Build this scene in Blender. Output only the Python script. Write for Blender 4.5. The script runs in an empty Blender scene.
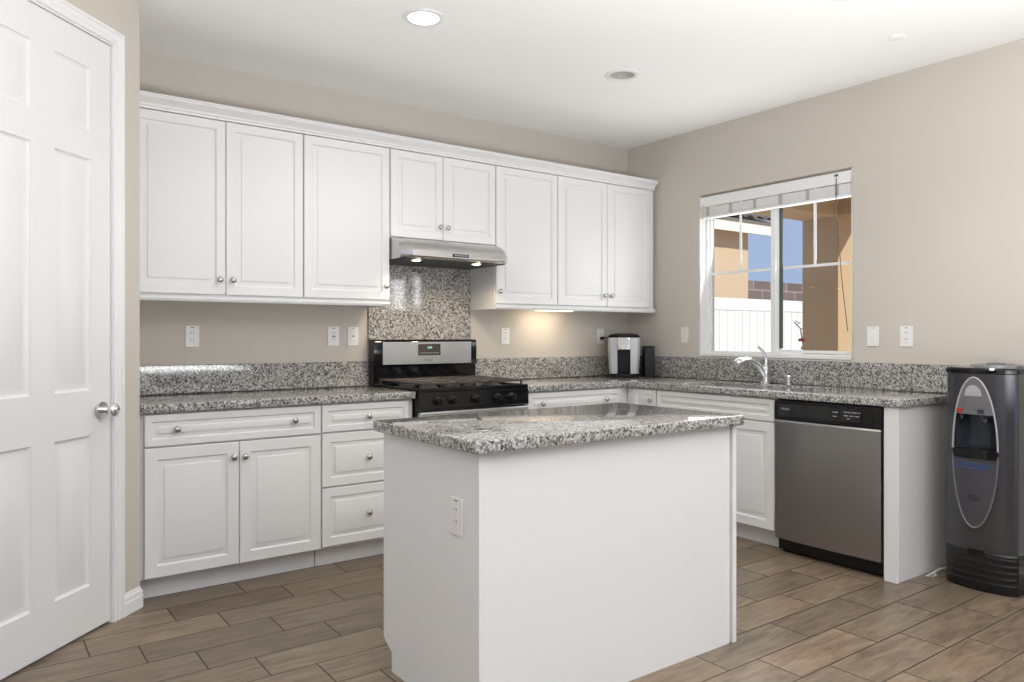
import bpy, bmesh, math, random
from mathutils import Vector, Matrix
C = bpy.context.scene.collection
S = bpy.context.scene
PI = math.pi
random.seed(3)

# ------------------------------------------------------------------ camera
FPX, TH, Y0 = 752.52, 0.63056, 335.37
cam = bpy.data.objects.new('camera', bpy.data.cameras.new('camera'))
C.objects.link(cam); S.camera = cam
cam.location = (-4.3142, -4.3378, 1.2131)
cam.rotation_euler = (PI/2, 0, -TH)
cam.data.sensor_width = 36.0
cam.data.lens = FPX/1024*36.0
cam.data.shift_y = -(341-Y0)/1024
cam.data.clip_start = 0.05

# ------------------------------------------------------------------ world, sun, daylight, exposure
W = bpy.data.worlds.new('world'); S.world = W; W.use_nodes = True
W.node_tree.nodes['Background'].inputs[0].default_value = (0.27, 0.345, 0.52, 1)
W.node_tree.nodes['Background'].inputs[1].default_value = 1.25
def lamp(name, kind, loc, direction, energy, color=(1,1,1), **kw):
    d = bpy.data.lights.new(name, kind); d.energy = energy; d.color = color
    for k, v in kw.items(): setattr(d, k, v)
    o = bpy.data.objects.new(name, d); C.objects.link(o); o.location = loc
    o.rotation_euler = Vector(direction).to_track_quat('-Z', 'Y').to_euler()
    return o
SUN = Vector((0.52, -0.72, 0.56))
lamp('sun', 'SUN', (6, -8, 9), -SUN, 3.6, (1, 0.95, 0.86), angle=0.009)
# daylight entering by the rear patio opening, the left great-room window and the high side window
lamp('daylight_rear', 'AREA', (-1.9, -7.35, 1.10), (0, 1, 0), 9, (0.97, 0.99, 1.0), shape='RECTANGLE', size=0.8, size_y=2.1)
lamp('daylight_left', 'AREA', (-6.93, -4.6, 1.45), (1, 0, 0), 10, (0.97, 0.99, 1.0), shape='RECTANGLE', size=2.6, size_y=1.7)
# added upward fill lamp behind the camera, brightens the ceiling
lamp('ceiling_fill', 'AREA', (-2.95, -4.65, 0.85), (0.0, 0.0, 1), 185, (0.97, 0.99, 1.0), shape='RECTANGLE', size=2.4, size_y=1.4)
lamp('daylight_kitchen', 'AREA', (0.062, (-0.730-1.888)/2, 1.60), (-1, 0, 0.30), 9, (0.97, 0.99, 1.0), shape='RECTANGLE', size=1.05, size_y=0.85)
lamp('daylight_side', 'AREA', (0.07, -3.86, 1.71), (-1, 0, -0.15), 10, (0.97, 0.99, 1.0), shape='RECTANGLE', size=0.80, size_y=0.40)
VS = S.view_settings
VS.view_transform = 'Standard'; VS.look = 'None'; VS.gamma = 1.0; VS.use_curve_mapping = False
VS.exposure = 0.22
S.cycles.max_bounces = 10; S.cycles.diffuse_bounces = 6; S.cycles.glossy_bounces = 4
S.cycles.transparent_max_bounces = 12
S.cycles.use_denoising = True
S.cycles.sample_clamp_indirect = 8

# ------------------------------------------------------------------ materials
def mat(name, color, rough=0.5, metal=0.0, emit=None, strength=0, coat=0, spec=0.5):
    m = bpy.data.materials.new(name); m.use_nodes = True
    b = m.node_tree.nodes['Principled BSDF']
    b.inputs['Base Color'].default_value = (*color, 1)
    b.inputs['Roughness'].default_value = rough
    b.inputs['Metallic'].default_value = metal
    b.inputs['Specular IOR Level'].default_value = spec
    b.inputs['Coat Weight'].default_value = coat; b.inputs['Coat Roughness'].default_value = 0.22
    if emit:
        b.inputs['Emission Color'].default_value = (*emit, 1)
        b.inputs['Emission Strength'].default_value = strength
    return m
class NT:
    def __init__(s, m): s.t = m.node_tree; s.b = s.t.nodes['Principled BSDF']
    def n(s, kind, **kw):
        x = s.t.nodes.new(kind)
        for k, v in kw.items(): setattr(x, k, v)
        return x
    def l(s, a, b): s.t.links.new(a, b)
    def math(s, op, a, b=None):
        x = s.n('ShaderNodeMath', operation=op)
        for i, v in enumerate((a, b)):
            if v is None: continue
            if isinstance(v, (int, float)): x.inputs[i].default_value = v
            else: s.l(v, x.inputs[i])
        return x.outputs[0]
    def ramp(s, fac, stops, interp='LINEAR'):
        x = s.n('ShaderNodeValToRGB'); x.color_ramp.interpolation = interp
        e = x.color_ramp.elements
        while len(e) < len(stops): e.new(0.5)
        for q, (p, c) in zip(e, stops): q.position = p; q.color = (*c, 1)
        s.l(fac, x.inputs[0]); return x.outputs[0]
    def mix(s, fac, a, b, mode='MIX'):
        x = s.n('ShaderNodeMix', data_type='RGBA', blend_type=mode)
        if isinstance(fac, (int, float)): x.inputs[0].default_value = fac
        else: s.l(fac, x.inputs[0])
        for i, v in ((6, a), (7, b)):
            if isinstance(v, tuple): x.inputs[i].default_value = (*v, 1)
            else: s.l(v, x.inputs[i])
        return x.outputs[2]
def pos(nt): return nt.n('ShaderNodeNewGeometry').outputs['Position']

def bumpy(m, scale, strength, dist=0.002, detail=2):
    nt = NT(m); no = nt.n('ShaderNodeTexNoise'); no.inputs['Scale'].default_value = scale
    no.inputs['Detail'].default_value = detail
    nt.l(pos(nt), no.inputs['Vector'])
    b = nt.n('ShaderNodeBump'); b.inputs['Strength'].default_value = strength; b.inputs['Distance'].default_value = dist
    nt.l(no.outputs[0], b.inputs['Height']); nt.l(b.outputs[0], nt.b.inputs['Normal'])
    return m

M_wall = bumpy(mat('wall_paint', (0.57, 0.53, 0.475), 0.85, spec=0.25), 160, 0.12)
M_ceil = bumpy(mat('ceiling_paint', (0.92, 0.915, 0.905), 0.9, spec=0.2), 90, 0.10)
M_trim = mat('trim_paint', (0.80, 0.80, 0.80), 0.35)
M_door = mat('door_paint', (0.77, 0.77, 0.77), 0.38)
M_cab = mat('cabinet_white', (0.745, 0.742, 0.735), 0.38)
M_cabin = mat('cabinet_inner', (0.70, 0.69, 0.67), 0.5)
M_island = mat('island_panel_white', (0.79, 0.79, 0.79), 0.45)
M_nickel = mat('brushed_nickel', (0.50, 0.48, 0.45), 0.25, 1)
M_chrome = mat('chrome', (0.82, 0.82, 0.82), 0.13, 1)
M_plate = mat('ivory_plastic', (0.80, 0.79, 0.76), 0.35)
M_slot = mat('slot_dark', (0.05, 0.05, 0.05), 0.5)
M_blk = mat('black_enamel', (0.005, 0.005, 0.006), 0.10, spec=0.4)
M_blkp = mat('black_plastic', (0.007, 0.007, 0.008), 0.35, spec=0.3)
M_iron = mat('cast_iron', (0.06, 0.05, 0.045), 0.42)
M_glassblk = mat('black_glass', (0.006, 0.006, 0.007), 0.05)
M_vinyl = mat('white_vinyl', (0.80, 0.80, 0.79), 0.4)
M_slat = mat('blind_slat', (0.80, 0.79, 0.77), 0.5)
M_tape = mat('ladder_tape', (0.42, 0.40, 0.37), 0.8)
M_cordd = mat('wand_dark', (0.12, 0.10, 0.08), 0.5)
M_gasket = mat('window_gasket', (0.09, 0.11, 0.10), 0.5)
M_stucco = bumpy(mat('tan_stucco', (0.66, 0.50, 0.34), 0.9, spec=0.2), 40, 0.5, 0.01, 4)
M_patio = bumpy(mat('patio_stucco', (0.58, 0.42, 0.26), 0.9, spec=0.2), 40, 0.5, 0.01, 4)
M_fascia = mat('cream_fascia', (0.86, 0.82, 0.72), 0.6)
M_tile = mat('roof_tile', (0.17, 0.14, 0.12), 0.8)
M_conc = mat('concrete', (0.56, 0.47, 0.36), 0.9)
M_silverp = mat('silver_plastic', (0.46, 0.46, 0.46), 0.32, 0.35)
M_grey = mat('charcoal_metallic', (0.050, 0.049, 0.056), 0.28, 0.5, coat=0.8)
M_greyl = mat('grey_metallic', (0.20, 0.20, 0.215), 0.3, 0.5)
M_greyd = mat('grey_chin', (0.085, 0.085, 0.095), 0.3, 0.5)
M_base = mat('cooler_base_black', (0.006, 0.006, 0.007), 0.3)
M_bay = mat('smoked_plastic', (0.035, 0.04, 0.05), 0.18)
M_red = mat('red_plastic', (0.45, 0.02, 0.02), 0.35)
M_blue = mat('blue_print', (0.03, 0.09, 0.30), 0.5)
M_legend = mat('grey_legend', (0.40, 0.40, 0.42), 0.5)
M_led = mat('clock_digits', (0.2, 0.4, 0.5), 0.5, emit=(0.55, 0.8, 0.9), strength=0.8)
M_lit = mat('lit_lens', (1, 1, 1), 0.5, emit=(1, 0.97, 0.92), strength=6)
M_litw = mat('warm_lens', (1, 0.9, 0.7), 0.5, emit=(1, 0.80, 0.52), strength=9)
M_litu = mat('dim_lens', (1, 0.9, 0.7), 0.5, emit=(1, 0.85, 0.62), strength=2.5)
M_can = mat('can_reflector', (0.62, 0.60, 0.56), 0.3, 0.3)
M_bulb = mat('frosted_bulb', (0.75, 0.73, 0.68), 0.3)
M_cable = mat('white_cable', (0.75, 0.72, 0.66), 0.5)
M_leaf = mat('leaf', (0.18, 0.17, 0.10), 0.6)
M_bloom = mat('red_bloom', (0.42, 0.03, 0.06), 0.6)

def steel(name, color=(0.50, 0.50, 0.495), rough=0.30, vertical=False):
    m = mat(name, color, rough, 1); nt = NT(m)
    mp = nt.n('ShaderNodeMapping'); mp.inputs['Scale'].default_value = (260, 260, 2) if vertical else (3, 3, 500)
    nt.l(pos(nt), mp.inputs[0]); no = nt.n('ShaderNodeTexNoise'); no.inputs['Scale'].default_value = 1
    nt.l(mp.outputs[0], no.inputs['Vector'])
    r = nt.math('ADD', nt.math('MULTIPLY', no.outputs[0], 0.06), rough-0.03)
    nt.l(r, nt.b.inputs['Roughness'])
    return m
M_steel = steel('stainless_steel')
M_steelv = steel('stainless_door', (0.35, 0.34, 0.33), 0.30, True)
M_hood = steel('hood_steel', (0.55, 0.54, 0.53), 0.26)

def granite():
    m = mat('granite', (0.5, 0.5, 0.5), 0.05, coat=0.0); nt = NT(m); p = pos(nt)
    no = nt.n('ShaderNodeTexNoise'); no.inputs['Scale'].default_value = 60; no.inputs['Detail'].default_value = 2
    nt.l(p, no.inputs['Vector'])
    pp = nt.n('ShaderNodeVectorMath', operation='MULTIPLY_ADD')
    nt.l(no.outputs[1], pp.inputs[0]); pp.inputs[1].default_value = (.012,)*3; nt.l(p, pp.inputs[2])
    v = nt.n('ShaderNodeTexVoronoi'); v.inputs['Scale'].default_value = 128; nt.l(pp.outputs[0], v.inputs['Vector'])
    sx = nt.n('ShaderNodeSeparateColor'); nt.l(v.outputs['Color'], sx.inputs[0])
    a = nt.ramp(sx.outputs[0], [(0, (0.010, 0.010, 0.011)), (0.20, (0.09, 0.087, 0.082)), (0.36, (0.28, 0.272, 0.255)), (0.60, (0.47, 0.457, 0.43)), (0.86, (0.62, 0.60, 0.57))], 'CONSTANT')
    v2 = nt.n('ShaderNodeTexVoronoi'); v2.inputs['Scale'].default_value = 230; nt.l(pp.outputs[0], v2.inputs['Vector'])
    s2 = nt.n('ShaderNodeSeparateColor'); nt.l(v2.outputs['Color'], s2.inputs[0])
    b = nt.ramp(s2.outputs[1], [(0, (0.02, 0.02, 0.02)), (0.18, (0.30, 0.29, 0.275)), (0.6, (0.52, 0.505, 0.48))], 'CONSTANT')
    nt.l(nt.mix(0.35, a, b), nt.b.inputs['Base Color'])
    return m
M_gran = granite()

def floor_mat():
    m = mat('wood_look_tile', (0.3, 0.25, 0.2), 0.38); nt = NT(m); p = pos(nt)
    sp = nt.n('ShaderNodeSeparateXYZ'); nt.l(p, sp.inputs[0])
    rowf = nt.math('DIVIDE', nt.math('SUBTRACT', -0.543, sp.outputs[1]), 0.1872)
    row = nt.math('FLOOR', rowf); rfr = nt.math('SUBTRACT', rowf, row)
    L = 0.513
    colf = nt.math('DIVIDE', nt.math('SUBTRACT', sp.outputs[0], nt.math('ADD', nt.math('MULTIPLY', row, 0.1672), -3.235)), L)
    col = nt.math('FLOOR', colf); cfr = nt.math('SUBTRACT', colf, col)
    dy = nt.math('MULTIPLY', nt.math('MINIMUM', rfr, nt.math('SUBTRACT', 1.0, rfr)), 0.1872)
    dx = nt.math('MULTIPLY', nt.math('MINIMUM', cfr, nt.math('SUBTRACT', 1.0, cfr)), L)
    d = nt.math('MINIMUM', dx, dy)
    cv = nt.n('ShaderNodeCombineXYZ'); nt.l(row, cv.inputs[0]); nt.l(col, cv.inputs[1])
    wn = nt.n('ShaderNodeTexWhiteNoise'); nt.l(cv.outputs[0], wn.inputs['Vector'])
    # wood figure running along each tile, different in every tile
    off = nt.n('ShaderNodeVectorMath', operation='MULTIPLY_ADD')
    nt.l(wn.outputs['Color'], off.inputs[0]); off.inputs[1].default_value = (7, 7, 7); nt.l(p, off.inputs[2])
    mp = nt.n('ShaderNodeMapping'); mp.inputs['Scale'].default_value = (2.2, 13, 1); nt.l(off.outputs[0], mp.inputs[0])
    n1 = nt.n('ShaderNodeTexNoise'); n1.inputs['Scale'].default_value = 2.2; n1.inputs['Detail'].default_value = 7
    n1.inputs['Roughness'].default_value = 0.65; n1.inputs['Distortion'].default_value = 0.8
    nt.l(mp.outputs[0], n1.inputs['Vector'])
    base = nt.ramp(n1.outputs[0], [(0.27, (0.100, 0.073, 0.050)), (0.48, (0.188, 0.145, 0.104)), (0.72, (0.290, 0.230, 0.170))])
    tone = nt.ramp(wn.outputs['Value'], [(0, (0.74, 0.72, 0.70)), (0.5, (0.95, 0.93, 0.90)), (1, (1.18, 1.12, 1.05))])
    c = nt.mix(1.0, base, tone, 'MULTIPLY')
    gf = nt.math('LESS_THAN', d, 0.0028)
    nt.l(nt.mix(gf, c, (0.050, 0.035, 0.025)), nt.b.inputs['Base Color'])
    nt.l(nt.math('ADD', nt.math('MULTIPLY', n1.outputs[0], 0.2), nt.math('ADD', nt.math('MULTIPLY', gf, 0.3), 0.24)), nt.b.inputs['Roughness'])
    b = nt.n('ShaderNodeBump'); b.inputs['Strength'].default_value = 0.5; b.inputs['Distance'].default_value = 0.002
    h = nt.math('ADD', nt.math('MULTIPLY', nt.math('MINIMUM', d, 0.004), 200), nt.math('MULTIPLY', n1.outputs[0], 0.35))
    nt.l(h, b.inputs['Height']); nt.l(b.outputs[0], nt.b.inputs['Normal'])
    return m
M_floor = floor_mat()

def brick_mat():
    m = mat('block_wall', (0.25, 0.2, 0.19), 0.9); nt = NT(m); p = pos(nt)
    mp = nt.n('ShaderNodeMapping'); mp.inputs['Rotation'].default_value = (PI/2, 0, 0); nt.l(p, mp.inputs[0])
    br = nt.n('ShaderNodeTexBrick'); br.inputs['Scale'].default_value = 1.0
    br.inputs['Brick Width'].default_value = 0.80; br.inputs['Row Height'].default_value = 0.36
    br.inputs['Mortar Size'].default_value = 0.02
    br.inputs['Color1'].default_value = (0.15, 0.11, 0.10, 1); br.inputs['Color2'].default_value = (0.22, 0.165, 0.15, 1)
    br.inputs['Mortar'].default_value = (0.34, 0.28, 0.27, 1)
    nt.l(mp.outputs[0], br.inputs['Vector']); nt.l(br.outputs[0], nt.b.inputs['Base Color'])
    return m
M_brick = brick_mat()

def glass_mat():
    m = bpy.data.materials.new('pane_glass'); m.use_nodes = True; t = m.node_tree
    t.nodes.remove(t.nodes['Principled BSDF'])
    a = t.nodes.new('ShaderNodeBsdfTransparent'); g = t.nodes.new('ShaderNodeBsdfGlossy'); f = t.nodes.new('ShaderNodeFresnel')
    g.inputs['Roughness'].default_value = 0.01; 
    ge = t.nodes.new('ShaderNodeNewGeometry'); mr = t.nodes.new('ShaderNodeMapRange')
    mr.inputs[3].default_value = 1.3; mr.inputs[4].default_value = 1/1.3
    t.links.new(ge.outputs['Backfacing'], mr.inputs[0]); t.links.new(mr.outputs[0], f.inputs[0])
    a.inputs[0].default_value = (0.97, 0.98, 0.975, 1)
    mx = t.nodes.new('ShaderNodeMixShader'); t.links.new(f.outputs[0], mx.inputs[0])
    t.links.new(a.outputs[0], mx.inputs[1]); t.links.new(g.outputs[0], mx.inputs[2])
    t.links.new(mx.outputs[0], t.nodes['Material Output'].inputs[0])
    return m
M_pane = glass_mat()

# ------------------------------------------------------------------ mesh helpers
class MB:
    def __init__(s): s.bm = bmesh.new(); s.soft = False
    def merge(s, o):
        me = bpy.data.meshes.new('tmp'); o.bm.to_mesh(me); o.bm.free(); s.bm.from_mesh(me); bpy.data.meshes.remove(me)
    def box(s, x0, x1, y0, y1, z0, z1, bev=0, seg=2):
        t = bmesh.new(); bmesh.ops.create_cube(t, size=1)
        for v in t.verts:
            v.co = Vector(((x0+x1)/2+v.co.x*(x1-x0), (y0+y1)/2+v.co.y*(y1-y0), (z0+z1)/2+v.co.z*(z1-z0)))
        if bev: bmesh.ops.bevel(t, geom=t.edges[:], offset=bev, segments=seg, profile=0.5, affect='EDGES')
        s._in(t); return s
    def _in(s, t):
        bmesh.ops.recalc_face_normals(t, faces=t.faces[:])
        me = bpy.data.meshes.new('tmp'); t.to_mesh(me); t.free(); s.bm.from_mesh(me); bpy.data.meshes.remove(me)
    def lathe(s, prof, o=(0, 0, 0), axis='Z', seg=24):
        """prof: list of (r, h) along the axis"""
        s.soft = True
        t = bmesh.new(); o = Vector(o); rows = []
        def P(r, h, a):
            c, q = r*math.cos(a), r*math.sin(a)
            return o + Vector({'Z': (c, q, h), 'Y': (c, h, q), 'X': (h, c, q)}[axis])
        for r, h in prof:
            if r < 1e-6: rows.append([t.verts.new(P(0, h, 0))])
            else: rows.append([t.verts.new(P(r, h, 2*PI*k/seg)) for k in range(seg)])
        for A, B in zip(rows, rows[1:]):
            for k in range(seg):
                q = []
                for v in (A[k % len(A)], A[(k+1) % len(A)], B[(k+1) % len(B)], B[k % len(B)]):
                    if v not in q: q.append(v)
                if len(q) > 2: t.faces.new(q)
        s._in(t); return s
    def tube(s, pts, r, seg=10, cap=True):
        s.soft = True; t = bmesh.new(); pts = [Vector(p) for p in pts]
        rs = r if isinstance(r, (list, tuple)) else [r]*len(pts)
        up = None; rows = []
        for i, p in enumerate(pts):
            d = (pts[min(i+1, len(pts)-1)]-pts[max(i-1, 0)]).normalized()
            if up is None: up = d.orthogonal().normalized()
            up = (up-d*up.dot(d)).normalized(); w = d.cross(up)
            rows.append([t.verts.new(p+(up*math.cos(2*PI*k/seg)+w*math.sin(2*PI*k/seg))*rs[i]) for k in range(seg)])
        for A, B in zip(rows, rows[1:]):
            for k in range(seg): t.faces.new((A[k], A[(k+1) % seg], B[(k+1) % seg], B[k]))
        if cap: t.faces.new(rows[0]); t.faces.new(rows[-1])
        s._in(t); return s
    def prism(s, poly, a, b, axis='X', bev=0, seg=2):
        """poly: 2-D outline; extruded from a to b along axis.  X:(y,z)  Y:(x,z)  Z:(x,y)"""
        t = bmesh.new()
        f = {'X': lambda u, v, w: (w, u, v), 'Y': lambda u, v, w: (u, w, v), 'Z': lambda u, v, w: (u, v, w)}[axis]
        A = [t.verts.new(f(u, v, a)) for u, v in poly]; B = [t.verts.new(f(u, v, b)) for u, v in poly]
        n = len(poly); t.faces.new(A); t.faces.new(B)
        for k in range(n): t.faces.new((A[k], A[(k+1) % n], B[(k+1) % n], B[k]))
        bmesh.ops.recalc_face_normals(t, faces=t.faces[:])
        if bev:
            bmesh.ops.bevel(t, geom=t.edges[:], offset=bev, segments=seg, profile=0.5, affect='EDGES')
        s._in(t); return s
    def loft(s, rows, cap=True):
        t = bmesh.new(); R = [[t.verts.new(p) for p in r] for r in rows]; n = len(rows[0])
        for A, B in zip(R, R[1:]):
            for k in range(n): t.faces.new((A[k], A[(k+1) % n], B[(k+1) % n], B[k]))
        if cap: t.faces.new(R[0]); t.faces.new(R[-1])
        s._in(t); return s
    def cells(s, us, vs, keep, f, d0, d1, bev=0, seg=3, bevtest=None):
        """slab made of the grid cells for which keep(cu, cv); f(u, v, d) -> point"""
        t = bmesh.new(); V = {}
        def v(i, j, d):
            k = (i, j, d)
            if k not in V: V[k] = t.verts.new(f(us[i], vs[j], d1 if d else d0))
            return V[k]
        n, m = len(us)-1, len(vs)-1
        on = [[keep((us[i]+us[i+1])/2, (vs[j]+vs[j+1])/2) for j in range(m)] for i in range(n)]
        g = lambda i, j: 0 <= i < n and 0 <= j < m and on[i][j]
        for i in range(n):
            for j in range(m):
                if not on[i][j]: continue
                for d in (0, 1): t.faces.new((v(i, j, d), v(i+1, j, d), v(i+1, j+1, d), v(i, j+1, d)))
                for (di, dj, a, b) in ((-1, 0, (i, j), (i, j+1)), (1, 0, (i+1, j), (i+1, j+1)), (0, -1, (i, j), (i+1, j)), (0, 1, (i, j+1), (i+1, j+1))):
                    if not g(i+di, j+dj): t.faces.new((v(*a, 0), v(*b, 0), v(*b, 1), v(*a, 1)))
        bmesh.ops.recalc_face_normals(t, faces=t.faces[:])
        if bev:
            bmesh.ops.dissolve_limit(t, angle_limit=0.01, verts=t.verts[:], edges=t.edges[:])
            E = [e for e in t.edges if len(e.link_faces) == 2 and e.calc_face_angle(0) > 0.5 and (bevtest is None or bevtest(e))]
            bmesh.ops.bevel(t, geom=E, offset=bev, segments=seg, profile=0.5, affect='EDGES')
        s._in(t); return s
    def panelled(s, x0, x1, z0, z1, yb, yf, rects, prof, edge=0.003):
        """slab between yb (back) and yf (front, smaller y) with moulded panels; prof: (inset, depth below the front)"""
        t = bmesh.new()
        us = sorted({x0, x1, *[a for r in rects for a in r[:2]]}); vs = sorted({z0, z1, *[a for r in rects for a in r[2:]]})
        inr = lambda u, v: any(a < u < b and c < v < d for a, b, c, d in rects)
        eo = lambda u, lo, hi: u+edge if u == lo else (u-edge if u == hi else u)
        for i in range(len(us)-1):
            for j in range(len(vs)-1):
                if inr((us[i]+us[i+1])/2, (vs[j]+vs[j+1])/2): continue
                a, b = eo(us[i], x0, x1), eo(us[i+1], x0, x1); c, d = eo(vs[j], z0, z1), eo(vs[j+1], z0, z1)
                t.faces.new([t.verts.new(p) for p in ((a, yf, c), (b, yf, c), (b, yf, d), (a, yf, d))])
        for a, b, c, d in rects:
            prev = None
            for ins, dep in [(0, 0)]+list(prof):
                L = [t.verts.new(p) for p in ((a+ins, yf+dep, c+ins), (b-ins, yf+dep, c+ins), (b-ins, yf+dep, d-ins), (a+ins, yf+dep, d-ins))]
                if prev:
                    for k in range(4): t.faces.new((prev[k], prev[(k+1) % 4], L[(k+1) % 4], L[k]))
                prev = L
            t.faces.new(prev)
        bmesh.ops.remove_doubles(t, verts=t.verts[:], dist=1e-5)
        R = [[(x0+e, y, z0+e), (x1-e, y, z0+e), (x1-e, y, z1-e), (x0+e, y, z1-e)] for e, y in ((edge, yf), (0, yf+edge), (0, yb))]
        R = [[t.verts.new(p) for p in r] for r in R]
        for A, B in zip(R, R[1:]):
            for k in range(4): t.faces.new((A[k], A[(k+1) % 4], B[(k+1) % 4], B[k]))
        t.faces.new(R[-1])
        bmesh.ops.remove_doubles(t, verts=t.verts[:], dist=1e-5)
        s._in(t); return s
    def build(s, name, m, parent=None, smooth=True, angle=None):
        if angle is None: angle = 0.75 if s.soft else 0.37
        me = bpy.data.meshes.new(name)
        for f in s.bm.faces: f.smooth = smooth
        for e in s.bm.edges:
            if len(e.link_faces) == 2 and e.calc_face_angle(0) > angle: e.smooth = False
        s.bm.to_mesh(me); s.bm.free(); me.materials.append(m)
        o = bpy.data.objects.new(name, me); C.objects.link(o)
        if parent: o.parent = parent
        return o
def tag(o, label=None, cat=None, group=None, kind=None):
    if label: o['label'] = label
    if cat: o['category'] = cat
    if group: o['group'] = group
    if kind: o['kind'] = kind
    return o
def thing(name, label, cat, loc=(0, 0, 0), rz=0, group=None):
    o = bpy.data.objects.new(name, None); C.objects.link(o); o.empty_display_size = 0.1
    o.location = loc; o.rotation_euler = (0, 0, rz)
    return tag(o, label, cat, group)
def struct(o): o['kind'] = 'structure'; return o
def box(*a, **k): return MB().box(*a, **k)
def copy_tree(o, parent=None):
    c = o.copy(); C.objects.link(c)
    if parent: c.parent = parent
    for ch in list(o.children): copy_tree(ch, c)
    return c
def lettering(name, text, size, m, parent, loc, rot=(PI/2, 0, 0), extrude=0.0004, fit=None):
    cu = bpy.data.curves.new('text', 'FONT'); cu.body = text; cu.size = size; cu.extrude = extrude; cu.align_x = 'LEFT'
    t = bpy.data.objects.new('text', cu); C.objects.link(t)
    bpy.context.view_layer.update()
    me = bpy.data.meshes.new_from_object(t.evaluated_get(bpy.context.evaluated_depsgraph_get()))
    bpy.data.objects.remove(t)
    if fit:
        w = max(v.co.x for v in me.vertices)-min(v.co.x for v in me.vertices)
        for v in me.vertices: v.co.x *= fit/w
    me.name = name; me.materials.clear(); me.materials.append(m)
    o = bpy.data.objects.new(name, me); C.objects.link(o); o.parent = parent; o.location = loc; o.rotation_euler = rot
    return o

# ================================================================== THE ROOM
H = 2.7086
RY, LX = -7.4, -7.0                      # rear and left limits of the great room
CX, CY = -3.676, -0.643                  # outside corner of the pantry wall
ZC, ZT = 0.8613, 0.9003                  # countertop underside / top
struct(box(LX-0.2, 0.15, RY-0.2, 0.15, -0.12, 0).build('floor', M_floor))
# ceiling with holes for the recessed lights is one slab; the cans are shallow domes under it
CANS = [(-2.563, -1.233), (-1.255, -1.219), (-1.21, -2.56)]
hole = 0.150
xs = sorted([LX-0.2, 0.15]+[c[0]+d for c in CANS for d in (-hole/2, hole/2)])
ys = sorted([RY-0.2, 0.15]+[c[1]+d for c in CANS for d in (-hole/2, hole/2)])
struct(MB().cells(xs, ys, lambda u, v: not any(abs(u-a) < hole/2 and abs(v-b) < hole/2 for a, b in CANS), lambda u, v, d: (u, v, d), H, H+0.22).build('ceiling', M_ceil))
struct(box(CX, 0, 0, 0.15, 0, H).build('wall_back', M_wall))
WY0, WY1, WZ0, WZ1 = -0.730, -1.888, 1.066, 2.223   # kitchen window opening
SY0, SY1, SZ0, SZ1 = -3.445, -4.28, 1.50, 1.92      # high side window beyond the frame
def keep_right(y, z):
    return not (WY1 < y < WY0 and WZ0 < z < WZ1) and not (SY1 < y < SY0 and SZ0 < z < SZ1)
struct(MB().cells(sorted([RY, 0.15, WY0, WY1, SY0, SY1]), sorted([0, H, WZ0, WZ1, SZ0, SZ1]), keep_right, lambda u, v, d: (d, u, v), 0, 0.17,
       bev=0.012, seg=3, bevtest=lambda e: all(abs(v.co.x) < 1e-6 for v in e.verts) and all(WZ0-.01 < v.co.z < WZ1+.01 for v in e.verts)).build('wall_right', M_wall))
# pantry: 45 degree wall with the door, then its side wall back to the kitchen wall
T2 = Vector((1, 1, 0))/2**.5; N2 = Vector((1, -1, 0))/2**.5
OUT = 0.185                               # distance from door latch edge to the corner
DW_ = 0.746                               # door width
DH = 2.434
pw = bpy.data.objects.new('wall_left', None)
def wall45(name, u0, u1, z0, z1):
    pass
MB_l = MB().cells([-1.62, -DW_-0.02, 0.02, OUT], [0, DH+0.02, H], lambda u, v: not (-DW_-0.02 < u < 0.02 and v < DH+0.02),
                  lambda u, v, d: tuple(Vector((CX, CY, 0))+T2*(u-OUT)-N2*d+Vector((0, 0, v))), 0, 0.11)
wl = struct(MB_l.build('wall_left', M_wall))
struct(box(CX-0.11, CX, CY+0.05, 0.15, 0, H).build('wall_pantry', M_wall))
e = Vector((CX, CY, 0))+T2*(-1.62-OUT)
struct(box(LX, e.x, e.y, e.y+0.11, 0, H).build('wall_hall', M_wall))
struct(MB().cells([LX, -4.8, -0.45, 0], [0, 2.4, H], lambda u, v: not (-4.8 < u < -0.45 and v < 2.4), lambda u, v, d: (u, d, v), RY-0.15, RY).build('wall_rear', M_wall))
struct(MB().cells([RY, -6.0, -3.2, e.y+.11], [0, 0.5, 2.4, H], lambda u, v: not (-6.0 < u < -3.2 and .5 < v < 2.4), lambda u, v, d: (d, u, v), LX-0.15, LX).build('wall_great_room', M_wall))

# pantry door ------------------------------------------------------------
def frame45(name, cat=None, label=None):
    o = bpy.data.objects.new(name, None); C.objects.link(o)
    o.location = Vector((CX, CY, 0))-T2*OUT; o.rotation_euler = (0, 0, PI/4)
    return o
# local x runs along the wall to the right, local -y comes out of the wall
door = struct(frame45('door_1'))
prof = [(0.003, 0.006), (0.010, 0.010), (0.014, 0.0105), (0.044, 0.003), (0.047, 0.002)]
cols = [(-0.622, -0.427), (-0.314, -0.119)]
rects = [(a, b, c, d) for a, b in cols for c, d in ((0.197, 0.806), (0.990, 1.928), (2.042, 2.300))]
MB().panelled(-DW_, 0, 0.010, DH, 0.040, 0.004, rects, prof).build('door_slab', M_door, door)
kb = MB().lathe([(0, -0.012), (0.034, -0.012), (0.034, -0.006), (0.030, 0.0), (0.014, 0.004)][::-1], (-0.066, 0.001, 0.905), 'Y', 28)
kb.build('rose', M_chrome, door)
kn = MB().lathe([(0.013, 0.0), (0.012, -0.020), (0.014, -0.030), (0.025, -0.038), (0.029, -0.048), (0.027, -0.058), (0.018, -0.065), (0, -0.066)], (-0.066, -0.011, 0.905), 'Y', 28)
kn.build('knob', M_chrome, door)
jm = MB()
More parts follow.
